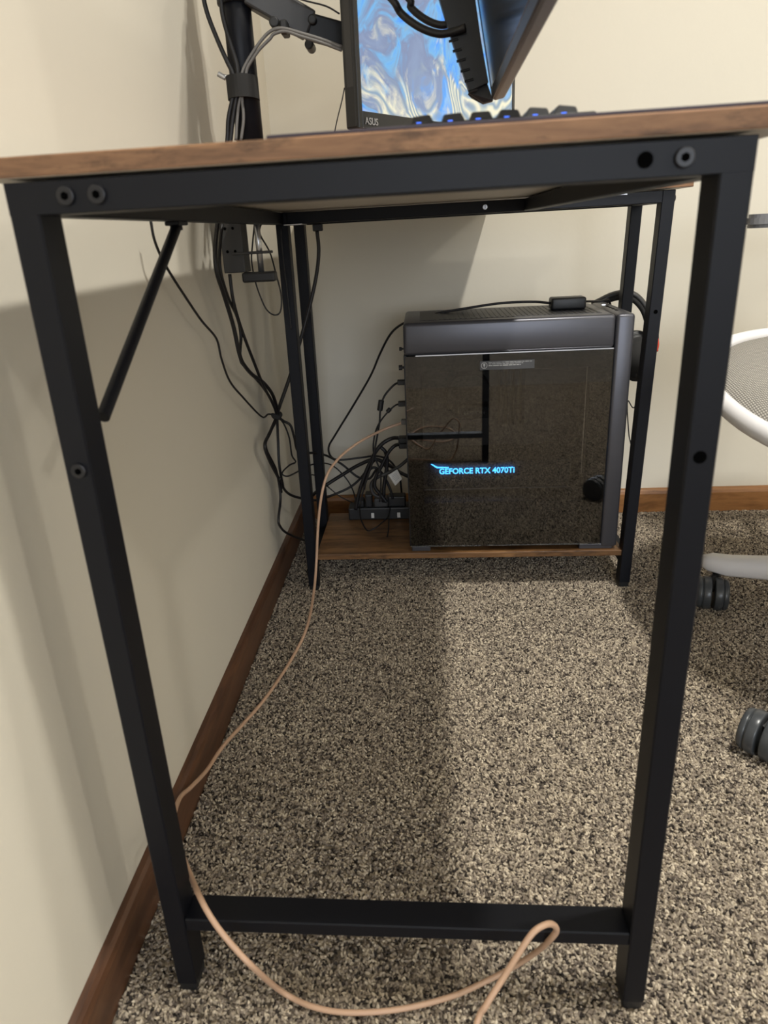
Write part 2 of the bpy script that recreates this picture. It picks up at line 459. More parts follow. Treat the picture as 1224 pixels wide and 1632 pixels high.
# diagonal brace rod on the wall side
p0, p1 = B(281, 362, 0.0105), B(164, 665, 0.0105)
bm = bmesh.new(); cyl(bm, p0, p1, 0.0052, 18)
br = obj('brace_rod', bm, M_steel, desk)
bm = box((0.003, p0.y - .012, H - TZ - .004), (0.018, p0.y + .016, H - TZ), 0.0008)
cyl(bm, (0.0105, p0.y, p0.z - .003), (0.0105, p0.y, H - TZ), 0.0062, 14)
obj('brace_bracket', bm, M_steel, br)

# ------------------------------------------------------------------ desktop computer on the shelf
PX0, PX1, PY0, PY1 = 0.2195, 0.6235, 0.829, 1.034
PZ0, PZ1 = 0.0826, 0.5385
pc = thing('desktop_computer', 'graphite desktop computer tower with smoked glass side on the low shelf', 'computer', ((PX0 + PX1) / 2, (PY0 + PY1) / 2, PZ0))
GZ1, GX1, GZ0 = 0.4795, 0.5945, 0.0935
# shell: top cap, back, floor, far side
obj('top_panel', box((PX0 - .0015, PY0, GZ1), (GX1, PY1, PZ1), 0.007, 3), M_case, pc, True)
# recessed dark vent in the top
vent = obj('top_vent', box((PX0 + .028, PY0 + .025, PZ1 - .004), (GX1 - .018, PY1 - .022, PZ1 + .0006), 0.0015, 1), M_casedark, pc)
bm = bmesh.new()
for i in range(34):
    x = PX0 + .036 + i * .0095
    boxm(bm, (x, PY0 + .03, PZ1 + .0002), (x + .0035, PY1 - .027, PZ1 + .0012))
g_ = obj('vent_slats', bm, M_black, vent); g_['kind'] = 'stuff'
obj('front_panel', box((GX1 + .0008, PY0, PZ0 + .004), (PX1 + .004, PY1, PZ1), 0.006, 3), M_case, pc, True)
fp = bpy.data.objects['front_panel']
pw = A(965, 487, 0.9)
bm = bmesh.new(); cyl(bm, (0.609, 0.985, PZ1 - .001), (0.609, 0.985, PZ1 + .0006), 0.0035, 16); obj('power_light', bm, M_whiteled, fp)
for k in range(4):
    y = 0.955 - k * .022
    obj('usb_port', box((0.606, y - .006, PZ1 - .001), (0.6115, y + .006, PZ1 + .0005), 0.0004), M_hole, fp)
obj('bottom_panel', box((PX0, PY0 + .004, PZ0 + .010), (GX1, PY1, GZ0 + .004), 0.001), M_casedark, pc)
obj('rear_panel', box((PX0 - .002, PY0 + .006, PZ0 + .01), (PX0 + .0035, PY1, GZ1), 0.0008), M_casedark, pc)
rp = bpy.data.objects['rear_panel']
obj('far_side_panel', box((PX0, PY1 - .004, PZ0 + .01), (GX1, PY1, GZ1)), M_inside, pc)
for x0, x1 in ((PX0 + .002, PX0 + .040), (GX1 - .040, PX1 - .004)):
    obj('foot', box((x0, PY0 + .002, PZ0), (x1, PY1 - .01, PZ0 + .0115), 0.002, 2), M_case, pc)
obj('glass_trim', box((PX0 + .02, PY0 - .0008, GZ1 - .0012), (GX1 - .001, PY0 + .003, GZ1 + .0006)), M_chrome, pc, label='thin bright trim line above the glass')
# smoked glass with an opaque black border behind it
gl = obj('glass_panel', box((PX0 + .0005, PY0, GZ0), (GX1 - .0005, PY0 + .003, GZ1 - .0014)), M_glass, pc, label='smoked glass side panel')
bm = bmesh.new()
IX0, IX1, IZ0, IZ1 = 0.2495, 0.556, 0.120, 0.4475
y0, y1 = PY0 + .0032, PY0 + .0042
boxm(bm, (PX0 + .001, y0, GZ0), (IX0, y1, GZ1 - .002)); boxm(bm, (IX1, y0, GZ0), (GX1 - .001, y1, GZ1 - .002))
boxm(bm, (IX0, y0, GZ0), (IX1, y1, IZ0)); boxm(bm, (IX0, y0, IZ1), (IX1, y1, GZ1 - .002))
boxm(bm, (IX0, y0, IZ0), (IX0 + .012, y1, IZ0 + .03))
obj('glass_border', bm, M_bezel, gl, label='black painted border of the glass')
# inside
obj('mainboard', box((0.245, PY1 - .018, 0.215), (0.50, PY1 - .005, 0.455), 0.001), M_inside, pc)
obj('board_cover', box((0.255, PY1 - .05, 0.365), (0.33, PY1 - .018, 0.45), 0.004, 2), M_insidemid, pc)
bm = bmesh.new(); cyl(bm, (0.345, PY1 - .018, 0.37), (0.345, PY1 - .085, 0.37), 0.048, 32, bev=0.004)
cool = obj('cpu_cooler', bm, M_insidemid, pc)
bm = fit_text('LEGION', 0.332, 0.3725, 0.0062, 0.905, 0.347, bold=0.01)
ob_ = obj('lettering', bm, M_mark, pc, label='pale grey lettering LEGION behind the glass')
obj('letter_plate', box((0.322, 0.9055, 0.338), (0.383, 0.949, 0.362), 0.002), M_insidemid, pc)
for x in (0.41, 0.425, 0.44, 0.455):
    obj('memory_stick', box((x, PY1 - .05, 0.30), (x + .006, PY1 - .018, 0.43), 0.0006), M_insidemid, pc)
obj('power_supply_shroud', box((PX0 + .005, PY0 + .03, GZ0 + .004), (GX1 - .003, PY1 - .004, 0.178), 0.002), M_insidemid, pc)
gpu = obj('graphics_card', box((0.243, 0.9005, 0.190), (0.545, PY1 - .02, 0.250), 0.003, 2), M_cardface, pc)
obj('card_edge', box((0.248, 0.8995, 0.1895), (0.545, 0.9015, 0.1915)), M_chrome, gpu)
bm = fit_text('GEFORCE RTX 4070Ti', 0.2805, 0.4325, 0.0130, 0.8955, 0.2250, bold=0.03)
bmesh.ops.recalc_face_normals(bm, faces=bm.faces)
obj('lit_lettering', bm, M_glow, gpu, label='glowing blue lettering GEFORCE RTX 4070Ti')
pts = [(0.2635, 0.2475), (0.2665, 0.2475), (0.277, 0.2415), (0.300, 0.2405), (0.300, 0.2385), (0.2755, 0.2385)]
obj('lit_chevron', prism([Vector((a, 0.8955, b)) for a, b in pts], (0, .0012, 0)), M_glow, gpu, label='glowing blue chevron stroke')
# warning sticker on the glass
s0, s1 = A(765, 590, PY0), A(852, 573, PY0)
stk = obj('sticker', box((s0.x, PY0 - .0004, 0.4490), (s1.x, PY0 + .0002, 0.4650)), M_stick, pc, label='narrow warning sticker with round icon')
bm = bmesh.new()
cx_, cz_ = s0.x + .0075, 0.4572
ringpts = [Vector((cx_ + .0052 * math.cos(a), PY0 - .0006, cz_ + .0055 * math.sin(a))) for a in [2 * PI * k / 20 for k in range(20)]]
tube(bm, ringpts, 0.0005, 5, raw=True, closed=True)
boxm(bm, (cx_ - .0016, PY0 - .0009, cz_ - .001), (cx_ + .0016, PY0 - .0004, cz_ + .0035)); boxm(bm, (cx_ - .0006, PY0 - .0009, cz_ - .0035), (cx_ + .0006, PY0 - .0004, cz_ - .001))
obj('icon', bm, M_print, stk)
bm = bmesh.new()
for row, (z, w, h) in enumerate(((0.4618, 0.078, .0009), (0.4592, 0.062, .0009), (0.4558, 0.058, .0016))):
    x = s0.x + .0155; e = x + w
    while x < e:
        l = random.uniform(.004, .011); boxm(bm, (x, PY0 - .0007, z), (min(x + l, e), PY0 - .0004, z + h)); x += l + .0012
obj('small_print', bm, M_print, stk)['kind'] = 'stuff'
# rear: thumb screws
for px, py, r in ((640, 556, .0035), (636, 586, .005)):
    c = A(px, py, 0.87); bm = bmesh.new()
    cyl(bm, (PX0 - .002, .87, c.z), (PX0 - .006, .87, c.z), r * .5, 12); cyl(bm, (PX0 - .006, .87, c.z), (PX0 - .006 - r * 1.4, .87, c.z), r, 14, bev=.0006)
    obj('thumb_screw', bm, M_black, rp)

# ------------------------------------------------------------------ small box on the computer with its cable
hb = thing('usb_hub', 'small black rounded box lying on top of the computer tower', 'adapter', (0.528, 0.94, PZ1 + .001))
a, b = 0.497, 0.561
bm = box((a, 0.918, PZ1 + .0012), (b, 0.955, PZ1 + .0232), 0.004, 3)
obj('housing', bm, M_black, hb, True)
bm = bmesh.new()
pth = [(0.497, 0.936, PZ1 + .013)] + [A(*p) for p in ((850, 481, .945), (800, 483, .95), (745, 491, .955), (700, 499, .962), (665, 508, .975), (640, 517, .99), (622, 533, 1.0), (606, 563, 1.02), (590, 600, 1.04), (562, 648, 1.06), (535, 692, 1.07), (524, 712, 1.075), (527, 727, 1.08), (540, 733, 1.085), (570, 730, 1.09), (600, 727, 1.1), (622, 735, 1.1), (636, 758, 1.1), (640, 785, 1.1), (640, 805, 1.1))]
obj('cord', tube(bm, pth, 0.0024), M_cable, hb, True)
bm = bmesh.new()
obj('cord', tube(bm, [(0.561, 0.936, PZ1 + .013), (0.575, 0.945, PZ1 + .012), (0.60, 0.975, PZ1 + .008), (0.622, 1.0, PZ1 + .006), (0.6345, 1.02, PZ1 - .02)], 0.0022), M_cable, hb, True)

# ------------------------------------------------------------------ headphones hung at the end of the shelf
hp = thing('headphones', 'black headphones with a red accent hung behind the right shelf leg', 'headphones', (0.69, 0.99, 0.36))
bm = bmesh.new()
pth = [A(944, 485, 1.06), A(956, 479, 1.06), A(975, 470, 1.06), A(995, 466, 1.055), A(1012, 470, 1.05), A(1026, 484, 1.045), A(1034, 503, 1.04), A(1038, 530, 1.04)]
obj('headband', tube(bm, pth, 0.0115, 10, 8, sx=0.5, upv=(0.2, 1, 0)), M_armgrey, hp, True)
bm = bmesh.new()
pth = [p + Vector((-.003, 0, -.0085)) for p in pth[1:]]
obj('band_padding', tube(bm, pth, 0.0105, 10, 8, sx=0.6, upv=(0.2, 1, 0)), M_velcro, hp, True)
c = A(1021, 592, 1.03)
def oval(bm, c, rx, rz, th, bev=0.006):
    t = bmesh.new(); bmesh.ops.create_cone(t, cap_ends=True, segments=28, radius1=1, radius2=1, depth=1)
    M = Matrix.Translation(c) @ Matrix.Rotation(math.radians(90), 4, 'X') @ Matrix.Diagonal((rx, rz, th, 1))
    bmesh.ops.transform(t, matrix=M, verts=t.verts)
    es = [e for e in t.edges if abs(e.verts[0].co.y - e.verts[1].co.y) < 1e-5]
    bmesh.ops.bevel(t, geom=es, offset=bev, segments=3, affect='EDGES')
    tmp = bpy.data.meshes.new('t'); t.to_mesh(tmp); t.free(); bm.from_mesh(tmp); bpy.data.meshes.remove(tmp)
    return bm
cup = obj('ear_cup', oval(bmesh.new(), Vector((0.699, 1.06, 0.428)), 0.040, 0.047, 0.030), M_black, hp, True)
obj('ear_pad', oval(bmesh.new(), Vector((0.697, 1.032, 0.42)), 0.036, 0.046, 0.024, 0.009), M_velcro, hp, True)
bm = bmesh.new(); tube(bm, [A(1040, 520, 1.045), A(1044, 535, 1.045), A(1043, 560, 1.045)], 0.0075, 10); ys = obj('yoke', bm, M_black, hp, True)
bm = bmesh.new(); tube(bm, [A(1046, 540, 1.035), A(1047, 549, 1.035), A(1045, 559, 1.035)], 0.0045, 10); obj('red_accent', bm, M_red, hp, True, label='red accent')
bm = bmesh.new(); tube(bm, [A(1022, 628, 1.05), A(1010, 650, 1.06), A(1000, 640, 1.07), A(1002, 690, 1.075), A(1006, 720, 1.07), A(1000, 790, 1.07), A(992, 822, 1.07)], 0.0013); obj('cord', bm, M_cable, hp, True)

# ------------------------------------------------------------------ monitor arm clamped at the wall side
PY = 0.66
ma = thing('monitor_mount', 'black clamp-on monitor post with arm rising beside the left wall', 'monitor mount', (0.0105, PY, 0.7493))
PXc = 0.0105
bm = bmesh.new(); cyl(bm, (PXc, PY, 0.7495), (PXc, PY, 1.16), 0.0195, 32); obj('post', bm, M_steel, ma, True)
bm = bmesh.new(); cyl(bm, (PXc, PY, 0.7494), (PXc, PY, 0.760), 0.030, 32, bev=.002); obj('post_base', bm, M_steel, ma)
c = A(388, 8, PY); bm = bmesh.new(); cyl(bm, (PXc, PY, c.z), (PXc, PY, c.z + .05), 0.026, 28, bev=.002); obj('collar', bm, M_black, ma)
cl = obj('clamp_plate', box((-0.050, PY - .004, 0.6475), (-0.0165, PY + .035, 0.757), 0.0015, 2), M_armgrey, ma)
for dx in (-.041, -.029):
    for z in (.712, .679):
        bm = bmesh.new(); cyl(bm, (dx, PY - .0045, z), (dx, PY - .0038, z), 0.0022, 12); obj('screw_hole', bm, M_hole, cl)
obj('clamp_jaw', box((-0.034, PY - .008, 0.6735), (0.0265, PY + .012, 0.6775), 0.001), M_armgrey, ma)
bm = bmesh.new(); cyl(bm, (0.0075, PY, 0.645), (0.0075, PY, 0.7365), 0.0046, 18); obj('clamp_screw', bm, M_chrome, ma, True, label='bright threaded clamp screw')
obj('clamp_handle', box((-0.0215, PY - .012, 0.6325), (0.0300, PY + .012, 0.6475), 0.003, 2), M_black, ma)
# arm segments running to the back monitor
def bar(p0, p1, w, h, bev=.003):
    d = (p1 - p0); x = d.normalized(); y = Vector((0, 1, 0)); y = (y - x * y.dot(x)).normalized(); z = x.cross(y)
    M = Matrix(((x.x, y.x, z.x, (p0.x + p1.x) / 2), (x.y, y.y, z.y, (p0.y + p1.y) / 2), (x.z, y.z, z.z, (p0.z + p1.z) / 2), (0, 0, 0, 1)))
    return box((-d.length / 2, -w / 2, -h / 2), (d.length / 2, w / 2, h / 2), bev, 2, M)
a0, a1, a2 = A(395, -16, .655), A(494, 42, .68), A(562, 62, .70)
s1_ = obj('arm_segment', bar(a0, a1, 0.034, 0.036), M_armgrey, ma)
obj('arm_segment', bar(a1 + Vector((-.004, 0, 0)), a2, 0.028, 0.030), M_black, ma)
for q in (A(497, 30, .66), A(492, 70, .66)):
    bm = bmesh.new(); cyl(bm, q, q + Vector((0, .03, 0)), 0.0062, 18, bev=.002); obj('joint_knob', bm, M_black, ma)
q = A(436, 34, .64); bm = bmesh.new(); cyl(bm, q, q + Vector((0, .03, 0)), 0.0068, 18, bev=.002); obj('joint_knob', bm, M_black, ma)
obj('cable_clip', box(A(448, 56, .64) + Vector((0, -.003, 0)), A(457, 31, .64) + Vector((0, .02, 0)), .0015, 1), M_black, ma)
bm = bmesh.new(); cyl(bm, (PXc, PY, 1.045), (PXc, PY, 1.085), 0.026, 28, bev=.002); obj('collar', bm, M_black, ma)
e0, e1, e2 = Vector((PXc, PY - .02, 1.065)), Vector((0.17, 0.43, 1.065)), Vector((0.295, 0.272, 1.03))
obj('arm_segment', bar(e0, e1, 0.034, 0.036), M_armgrey, ma)
obj('arm_segment', bar(e1, e2, 0.028, 0.030), M_black, ma)
# hook-and-loop cuff round post and cables, with a wing screw
cz0, cz1 = A(385, 156, .63).z, A(385, 119, .63).z
bm = bmesh.new()
cpts = [(PXc + .0215 * math.cos(a) * (1.0 if math.cos(a) > 0 else 1.02), PY - .012 + (.0345 if math.sin(a) > 0 else .030) * math.sin(a)) for a in [2 * PI * k / 28 for k in range(28)]]
ins = [(PXc + (x - PXc) * .93, PY - .012 + (y - PY + .012) * .93) for x, y in cpts]
rows = [[bm.verts.new((x, y, z)) for x, y in ring_] for ring_, z in ((cpts, cz0), (cpts, cz1), (ins, cz1), (ins, cz0))]
for r_ in range(4):
    for k in range(28):
        bm.faces.new((rows[r_][k], rows[r_][(k + 1) % 28], rows[(r_ + 1) % 4][(k + 1) % 28], rows[(r_ + 1) % 4][k]))
bmesh.ops.recalc_face_normals(bm, faces=bm.faces)
obj('cable_cuff', bm, M_velcro, ma)
wq = A(356, 121, .655); bm = bmesh.new(); cyl(bm, wq, (PXc - .018, .655, wq.z - .002), 0.0025, 12)
tube(bm, [wq + Vector((-.007, 0, .003)), wq + Vector((-.002, 0, 0)), wq + Vector((.003, 0, -.003))], .0035, 8)
obj('wing_screw', bm, M_chrome, ma, True, label='bright wing screw')

# ------------------------------------------------------------------ back monitor with the picture lit
BL = A(573, 203.5, 0.60); BR = F(819, 232, BL.z)
u = (BR - BL); WM = u.length; u.normalize(); nrm = Vector((u.y, -u.x, 0)); up = Vector((0, 0, 1))
HM = 0.30
mo = thing('monitor', 'lit monitor with swirling blue and cream picture, turned toward the right', 'monitor', BL)
MM = Matrix(((u.x, -nrm.x, 0, BL.x), (u.y, -nrm.y, 0, BL.y), (0, 0, 1, BL.z), (0, 0, 0, 1)))   # local x along screen, y into the case, z up
obj('case', box((0, 0.0035, 0), (WM, 0.024, HM), 0.003, 2, MM), M_bezel, mo)
bz = bmesh.new(); bw, bb, bt = 0.0085, 0.021, 0.0085
for lo, hi in (((0, 0, 0), (bw, .004, HM)), ((WM - bw, 0, 0), (WM, .004, HM)), ((bw, 0, 0), (WM - bw, .004, bb)), ((bw, 0, HM - bt), (WM - bw, .004, HM))):
    boxm(bz, lo, hi, .0006, 1, 0, MM)
obj('bezel', bz, M_bezel, mo)
obj('rear_housing', box((WM * .2, 0.024, .06), (WM * .8, 0.05, HM - .05), 0.008, 2, MM), M_black, mo)
obj('side_recess', box((-.0004, 0.007, .05), (.002, 0.018, HM - .02), 0.0, 1, MM), M_armgrey, mo)
bm = text_bm('ASUS', Matrix.Identity(4), 0.0125, 0.0003)
T_ = MM @ Matrix.Translation((0.012, -0.0008, 0.005)) @ Matrix.Rotation(math.radians(90), 4, 'X')
bmesh.ops.transform(bm, matrix=T_, verts=bm.verts)
obj('lettering', bm, M_mark, mo, label='grey lettering on the lower bezel')
# screen: its own object placed at the lower left corner so that object coordinates run over the picture
bm = bmesh.new()
SW, SH = WM - 2 * bw, HM - bb - bt
vs = [bm.verts.new(v) for v in ((0, 0, 0), (SW, 0, 0), (SW, 0, SH), (0, 0, SH))]; bm.faces.new(vs)
me = bpy.data.meshes.new('screen'); bm.to_mesh(me); bm.free()
scr = bpy.data.objects.new('screen', me); COL.objects.link(scr); scr.parent = mo
R3 = MM.to_3x3().to_4x4()
scr.matrix_local = Matrix.Translation(MM @ Vector((bw, .0012, bb)) - BL) @ R3
M_scr = mat('lit_picture', (0.01, 0.01, 0.01), 0.25)
tc = nd(M_scr, 'ShaderNodeTexCoord')
mp = nd(M_scr, 'ShaderNodeMapping'); mp.inputs['Scale'].default_value = (4.2, 4.2, 4.2); mp.inputs['Rotation'].default_value = (math.radians(90), 0, 0)
lk(M_scr, tc.outputs['Object'], mp.inputs['Vector'])
def warp(vec, scale, amt):
    n = nd(M_scr, 'ShaderNodeTexNoise', Scale=scale, Detail=2.0)
    lk(M_scr, vec, n.inputs['Vector'])
    s = nd(M_scr, 'ShaderNodeVectorMath', _operation='SUBTRACT'); s.inputs[1].default_value = (.5, .5, .5); lk(M_scr, n.outputs['Color'], s.inputs[0])
    k = nd(M_scr, 'ShaderNodeVectorMath', _operation='SCALE'); k.inputs['Scale'].default_value = amt; lk(M_scr, s.outputs[0], k.inputs[0])
    a_ = nd(M_scr, 'ShaderNodeVectorMath', _operation='ADD'); lk(M_scr, vec, a_.inputs[0]); lk(M_scr, k.outputs[0], a_.inputs[1])
    return a_.outputs[0]
v1 = warp(mp.outputs[0], 1.3, 1.6); v2 = warp(v1, 2.2, 0.9)
n1 = nd(M_scr, 'ShaderNodeTexNoise', Scale=1.6, Detail=5.0, Roughness=0.55); lk(M_scr, v2, n1.inputs['Vector'])
r1 = ramp(M_scr, n1.outputs[0], [(0.28, (0.01, 0.10, 0.50)), (0.40, (0.03, 0.24, 0.80)), (0.47, (0.14, 0.38, 0.66)), (0.53, (0.17, 0.22, 0.36)), (0.60, (0.20, 0.27, 0.42)), (0.66, (0.06, 0.30, 0.78)), (0.78, (0.40, 0.58, 0.68))])
wv = nd(M_scr, 'ShaderNodeTexWave', Scale=2.4, Distortion=3.0, Detail=2.0); lk(M_scr, v2, wv.inputs['Vector'])
n3 = nd(M_scr, 'ShaderNodeTexNoise', Scale=2.6, Detail=6.0, Roughness=0.62); lk(M_scr, v1, n3.inputs['Vector'])
sx_ = nd(M_scr, 'ShaderNodeSeparateXYZ'); lk(M_scr, tc.outputs['Object'], sx_.inputs[0])
hm = nd(M_scr, 'ShaderNodeMapRange'); hm.inputs['From Min'].default_value = 0.0; hm.inputs['From Max'].default_value = 0.20; hm.inputs['To Min'].default_value = 0.13; hm.inputs['To Max'].default_value = -0.10
lk(M_scr, sx_.outputs['Z'], hm.inputs['Value'])
ad = nd(M_scr, 'ShaderNodeMath', _operation='ADD'); lk(M_scr, n3.outputs[0], ad.inputs[0]); lk(M_scr, hm.outputs[0], ad.inputs[1])
rc = ramp(M_scr, ad.outputs[0], [(0.54, (0, 0, 0)), (0.66, (1, 1, 1))])
mx1 = nd(M_scr, 'ShaderNodeMix', _data_type='RGBA'); lk(M_scr, rc.outputs[0], mx1.inputs[0]); lk(M_scr, r1.outputs[0], mx1.inputs[6])
rcream = ramp(M_scr, wv.outputs['Fac'], [(0.0, (0.22, 0.30, 0.38)), (0.45, (0.42, 0.47, 0.44)), (1.0, (0.74, 0.70, 0.52))])
lk(M_scr, rcream.outputs[0], mx1.inputs[7])
b_ = bsdf(M_scr); lk(M_scr, mx1.outputs[2], b_.inputs['Emission Color']); b_.inputs['Emission Strength'].default_value = 1.0
me.materials.append(M_scr)

# ------------------------------------------------------------------ front monitor, seen from behind and below
KY = 0.50
q0 = A(787, 160, KY)                       # lower back edge of the slab at its far end
tilt = Vector((-0.1775, 0, 1)).normalized()
along = Vector((-0.012, -1, 0)).normalized()
thick = along.cross(tilt).normalized()
if thick.x < 0: thick = -thick
m2 = thing('monitor', 'dark monitor seen from behind, tilted over the keyboard in front of the lit one', 'monitor', q0)
def MB_(o): return Matrix(((along.x, thick.x, tilt.x, o.x), (along.y, thick.y, tilt.y, o.y), (along.z, thick.z, tilt.z, o.z), (0, 0, 0, 1)))
M2 = MB_(q0)
obj('panel', box((-.005, 0.0, 0), (0.47, 0.014, 0.29), 0.0025, 2, M2), [M_bezel2], m2)
obj('rear_panel', box((0.006, -0.0012, 0.012), (0.462, 0.002, 0.283), 0.0008, 1, M2), M_glossback, m2)
bm = bmesh.new()
for lo, hi in (((-.003, -.0016, .0015), (.467, .002, .012)), ((-.003, -.0016, .012), (.006, .002, .285))):
    boxm(bm, lo, hi, .0006, 1, 0, M2)
obj('rear_rim', bm, M_bezel, m2)
obj('screen', box((0.004, 0.0135, 0.01), (0.462, 0.0146, 0.283), 0.0, 1, M2), M_glossback, m2)
# thick connector housing at the far end of the back: deeper toward the top
hp_ = [A(777, 134, KY), A(746.5, 148, KY), A(718, 63, KY), A(693, -20, KY), A(753, -20, KY), A(765, 66, KY)]
hs = obj('rear_housing', prism(hp_, Vector((0, -.012, 0))), M_black, m2)
hs2 = prism([A(777, 134, KY), A(746.5, 148, KY), A(752, 154, KY + .02), A(771, 164, KY + .01), A(786, 160, KY)], Vector((0, .012, 0)))
obj('lower_chin', hs2, M_armgrey, m2)
for k in range(6):
    e0, e1 = A(717 + k * 6.2, 66 + k * 16, KY - .0125), A(730 + k * 6.2, 62 + k * 16, KY - .0125)
    bm = bmesh.new(); tube(bm, [e0 + Vector((-.0012, 0, 0)), (e0 + e1) / 2, e1], 0.0014, 6); obj('vent_rib', bm, M_bezel, hs)
# two cables looping into it
for i, P in enumerate((((612, -14), (640, 22), (670, 44), (700, 54), (725, 50), (742, 44)), ((640, -14), (655, 12), (680, 32), (705, 40), (725, 32), (738, 10), (742, -14)))):
    bm = bmesh.new(); tube(bm, [Vector((.035, .63, 1.06 + .012 * i)), Vector((.13, .575, 1.04 + .012 * i))] + [A(x, y, KY - .02 + .02 * i + .015 * (5 - min(k, 5)) / 5) for k, (x, y) in enumerate(P)], 0.0042, 10)
    obj('cord', bm, M_cable, m2, True)

# ------------------------------------------------------------------ desk mat and keyboard
dm = obj('desk_mat', box((0.1655, 0.008, 0.7494), (0.4705, 0.62, 0.7525), 0.0012, 2), M_mat)
dm['label'] = 'thin dark cloth desk mat covering the tabletop edge to the right'; dm['category'] = 'desk mat'
kb = thing('keyboard', 'black keyboard with blue lit keys, end-on on the desk mat', 'keyboard', (0.31, 0.28, 0.7525))
obj('case', box((0.246, 0.075, 0.7527), (0.374, 0.44, 0.762), 0.002, 2), M_black, kb)
keymesh = None
xs = [A(672, 190, .085).x, A(721.5, 190, .085).x, A(765.5, 188, .085).x, A(810, 186, .085).x, A(855, 184, .085).x, A(900, 180, .085).x]
for r_ in range(6):
    for c_ in range(18):
        cx_, cy_ = xs[r_], 0.087 + c_ * .0195
        if keymesh is None:
            t = bmesh.new(); bmesh.ops.create_cube(t, size=1)
            for v in t.verts:
                s = 0.0175 if v.co.z < 0 else 0.0118
                v.co = Vector((v.co.x * s, v.co.y * s, (v.co.z + .5) * .0065))
            bmesh.ops.bevel(t, geom=list(t.edges), offset=.0008, segments=1, affect='EDGES')
            keymesh = bpy.data.meshes.new('keycap'); t.to_mesh(keymesh); t.free(); keymesh.materials.append(M_bezel)
        k = bpy.data.objects.new('keycap', keymesh); COL.objects.link(k); k.parent = kb
        k.location = Vector((cx_, cy_, 0.7605)) - kb.location
        k.rotation_euler = (0, math.radians((-5, -3, 0, 3, 6, 8)[r_]), 0)
    led = box((xs[r_] - .0036, 0.0764, 0.7600), (xs[r_] - .0004, 0.0774, 0.7624))
    obj('key_light', led, M_led, kb)

# ------------------------------------------------------------------ cables
def cable(name, label, P, r, m=M_cable, group=None, ring=8):
    root = thing(name, label, 'cable', P[0], group)
    bm = bmesh.new(); tube(bm, P, r, ring)
    obj('cord', bm, m, root, True)
    return root
XLW = -0.046
def Bs(L_, x): return [B(p[0], p[1], p[2] if len(p) > 2 else x) for p in L_]
def As(L_, y): return [A(p[0], p[1], p[2] if len(p) > 2 else y) for p in L_]

cable('thin_wire', 'thin black wire drooping along the left wall behind the brace rod',
      Bs([(240, 351), (247, 385), (265, 425), (300, 480), (322, 512), (345, 540), (353, 572), (366, 607), (386, 632), (417, 664), (428, 660), (440, 662)], -.047), 0.0017)
KN = B(441, 663, -.036)
c1 = cable('power_cable', 'thick black cable dropping from the monitor post past the clamp, leftmost of the bundle',
      Bs([(347, 352), (343, 400), (346, 435), (357, 470), (372, 520), (381, 562), (388, 580), (402, 597), (420, 610), (434, 628), (441, 650)], -.034) + [KN] + Bs([(430, 690), (422, 710), (430, 735), (445, 765), (448, 785)], -.044), 0.0033)
cable('power_cable', 'black cable running straight from the clamp plate down to the velcro knot',
      Bs([(366, 437), (372, 480), (385, 525), (405, 578), (420, 615), (434, 642)], -.032) + [KN] + Bs([(443, 700), (445, 740), (451, 775)], -.040), 0.0027)
cable('power_cable', 'black cable of the bundle bulging out below the clamp handle',
      Bs([(354, 352), (350, 420), (362, 470), (378, 505), (384, 535), (383, 572), (396, 590), (420, 618), (436, 645)], -.037) + [KN + Vector((0, 0, -.004))] + Bs([(427, 695), (424, 715), (440, 750), (447, 790), (444, 825), (446, 838), (458, 850), (487, 862)], -.045), 0.0026)
cable('power_cable', 'black cable crossing behind the far left leg up to the desk underside',
      [A(505, 366, .93), A(508, 400, .93), A(504, 440, .93), A(493, 490, .925), A(478, 545, .92), A(462, 600, .91), A(447, 643, .885), KN + Vector((0, .004, .002))], 0.0036)
bm = box(A(499, 369, .93) + Vector((0, -.005, 0)), A(514, 358, .93) + Vector((0, .005, .002)), .0015, 1)
o = bpy.data.objects['power_cable.003']; obj('plug', bm, M_black, o)
cable('thin_wire', 'thin black wire hanging in a loop below the clamp handle',
      [A(406, 352, .70), A(402, 395, .70), A(401, 415, .70), A(405, 440, .705), A(412, 465, .71), A(424, 492, .715), A(437, 502, .72), A(447, 496, .725), A(448, 470, .725), A(440, 437, .72), A(430, 402, .71), A(414, 372, .70), A(418, 352, .70)], 0.0013)
cable('thin_wire', 'thin black wire running down the front of the far left leg',
      [A(448, 362, .8145), A(450, 400, .8145), A(456, 450, .8145), A(462, 505, .8145), A(464, 525, .8145)], 0.0012)
# velcro knot
kn = thing('cable_tie', 'black velcro knot pulling the cables together beside the far left leg', 'cable tie', KN)
bm = bmesh.new(); ringp = [KN + Vector((0.0072 * math.cos(a), .0072 * math.sin(a), .002 * math.sin(2 * a))) for a in [2 * PI * k / 16 for k in range(16)]]
tube(bm, ringp, 0.006, 8, raw=True, closed=True, sx=.6); obj('strap', bm, M_velcro, kn, True)
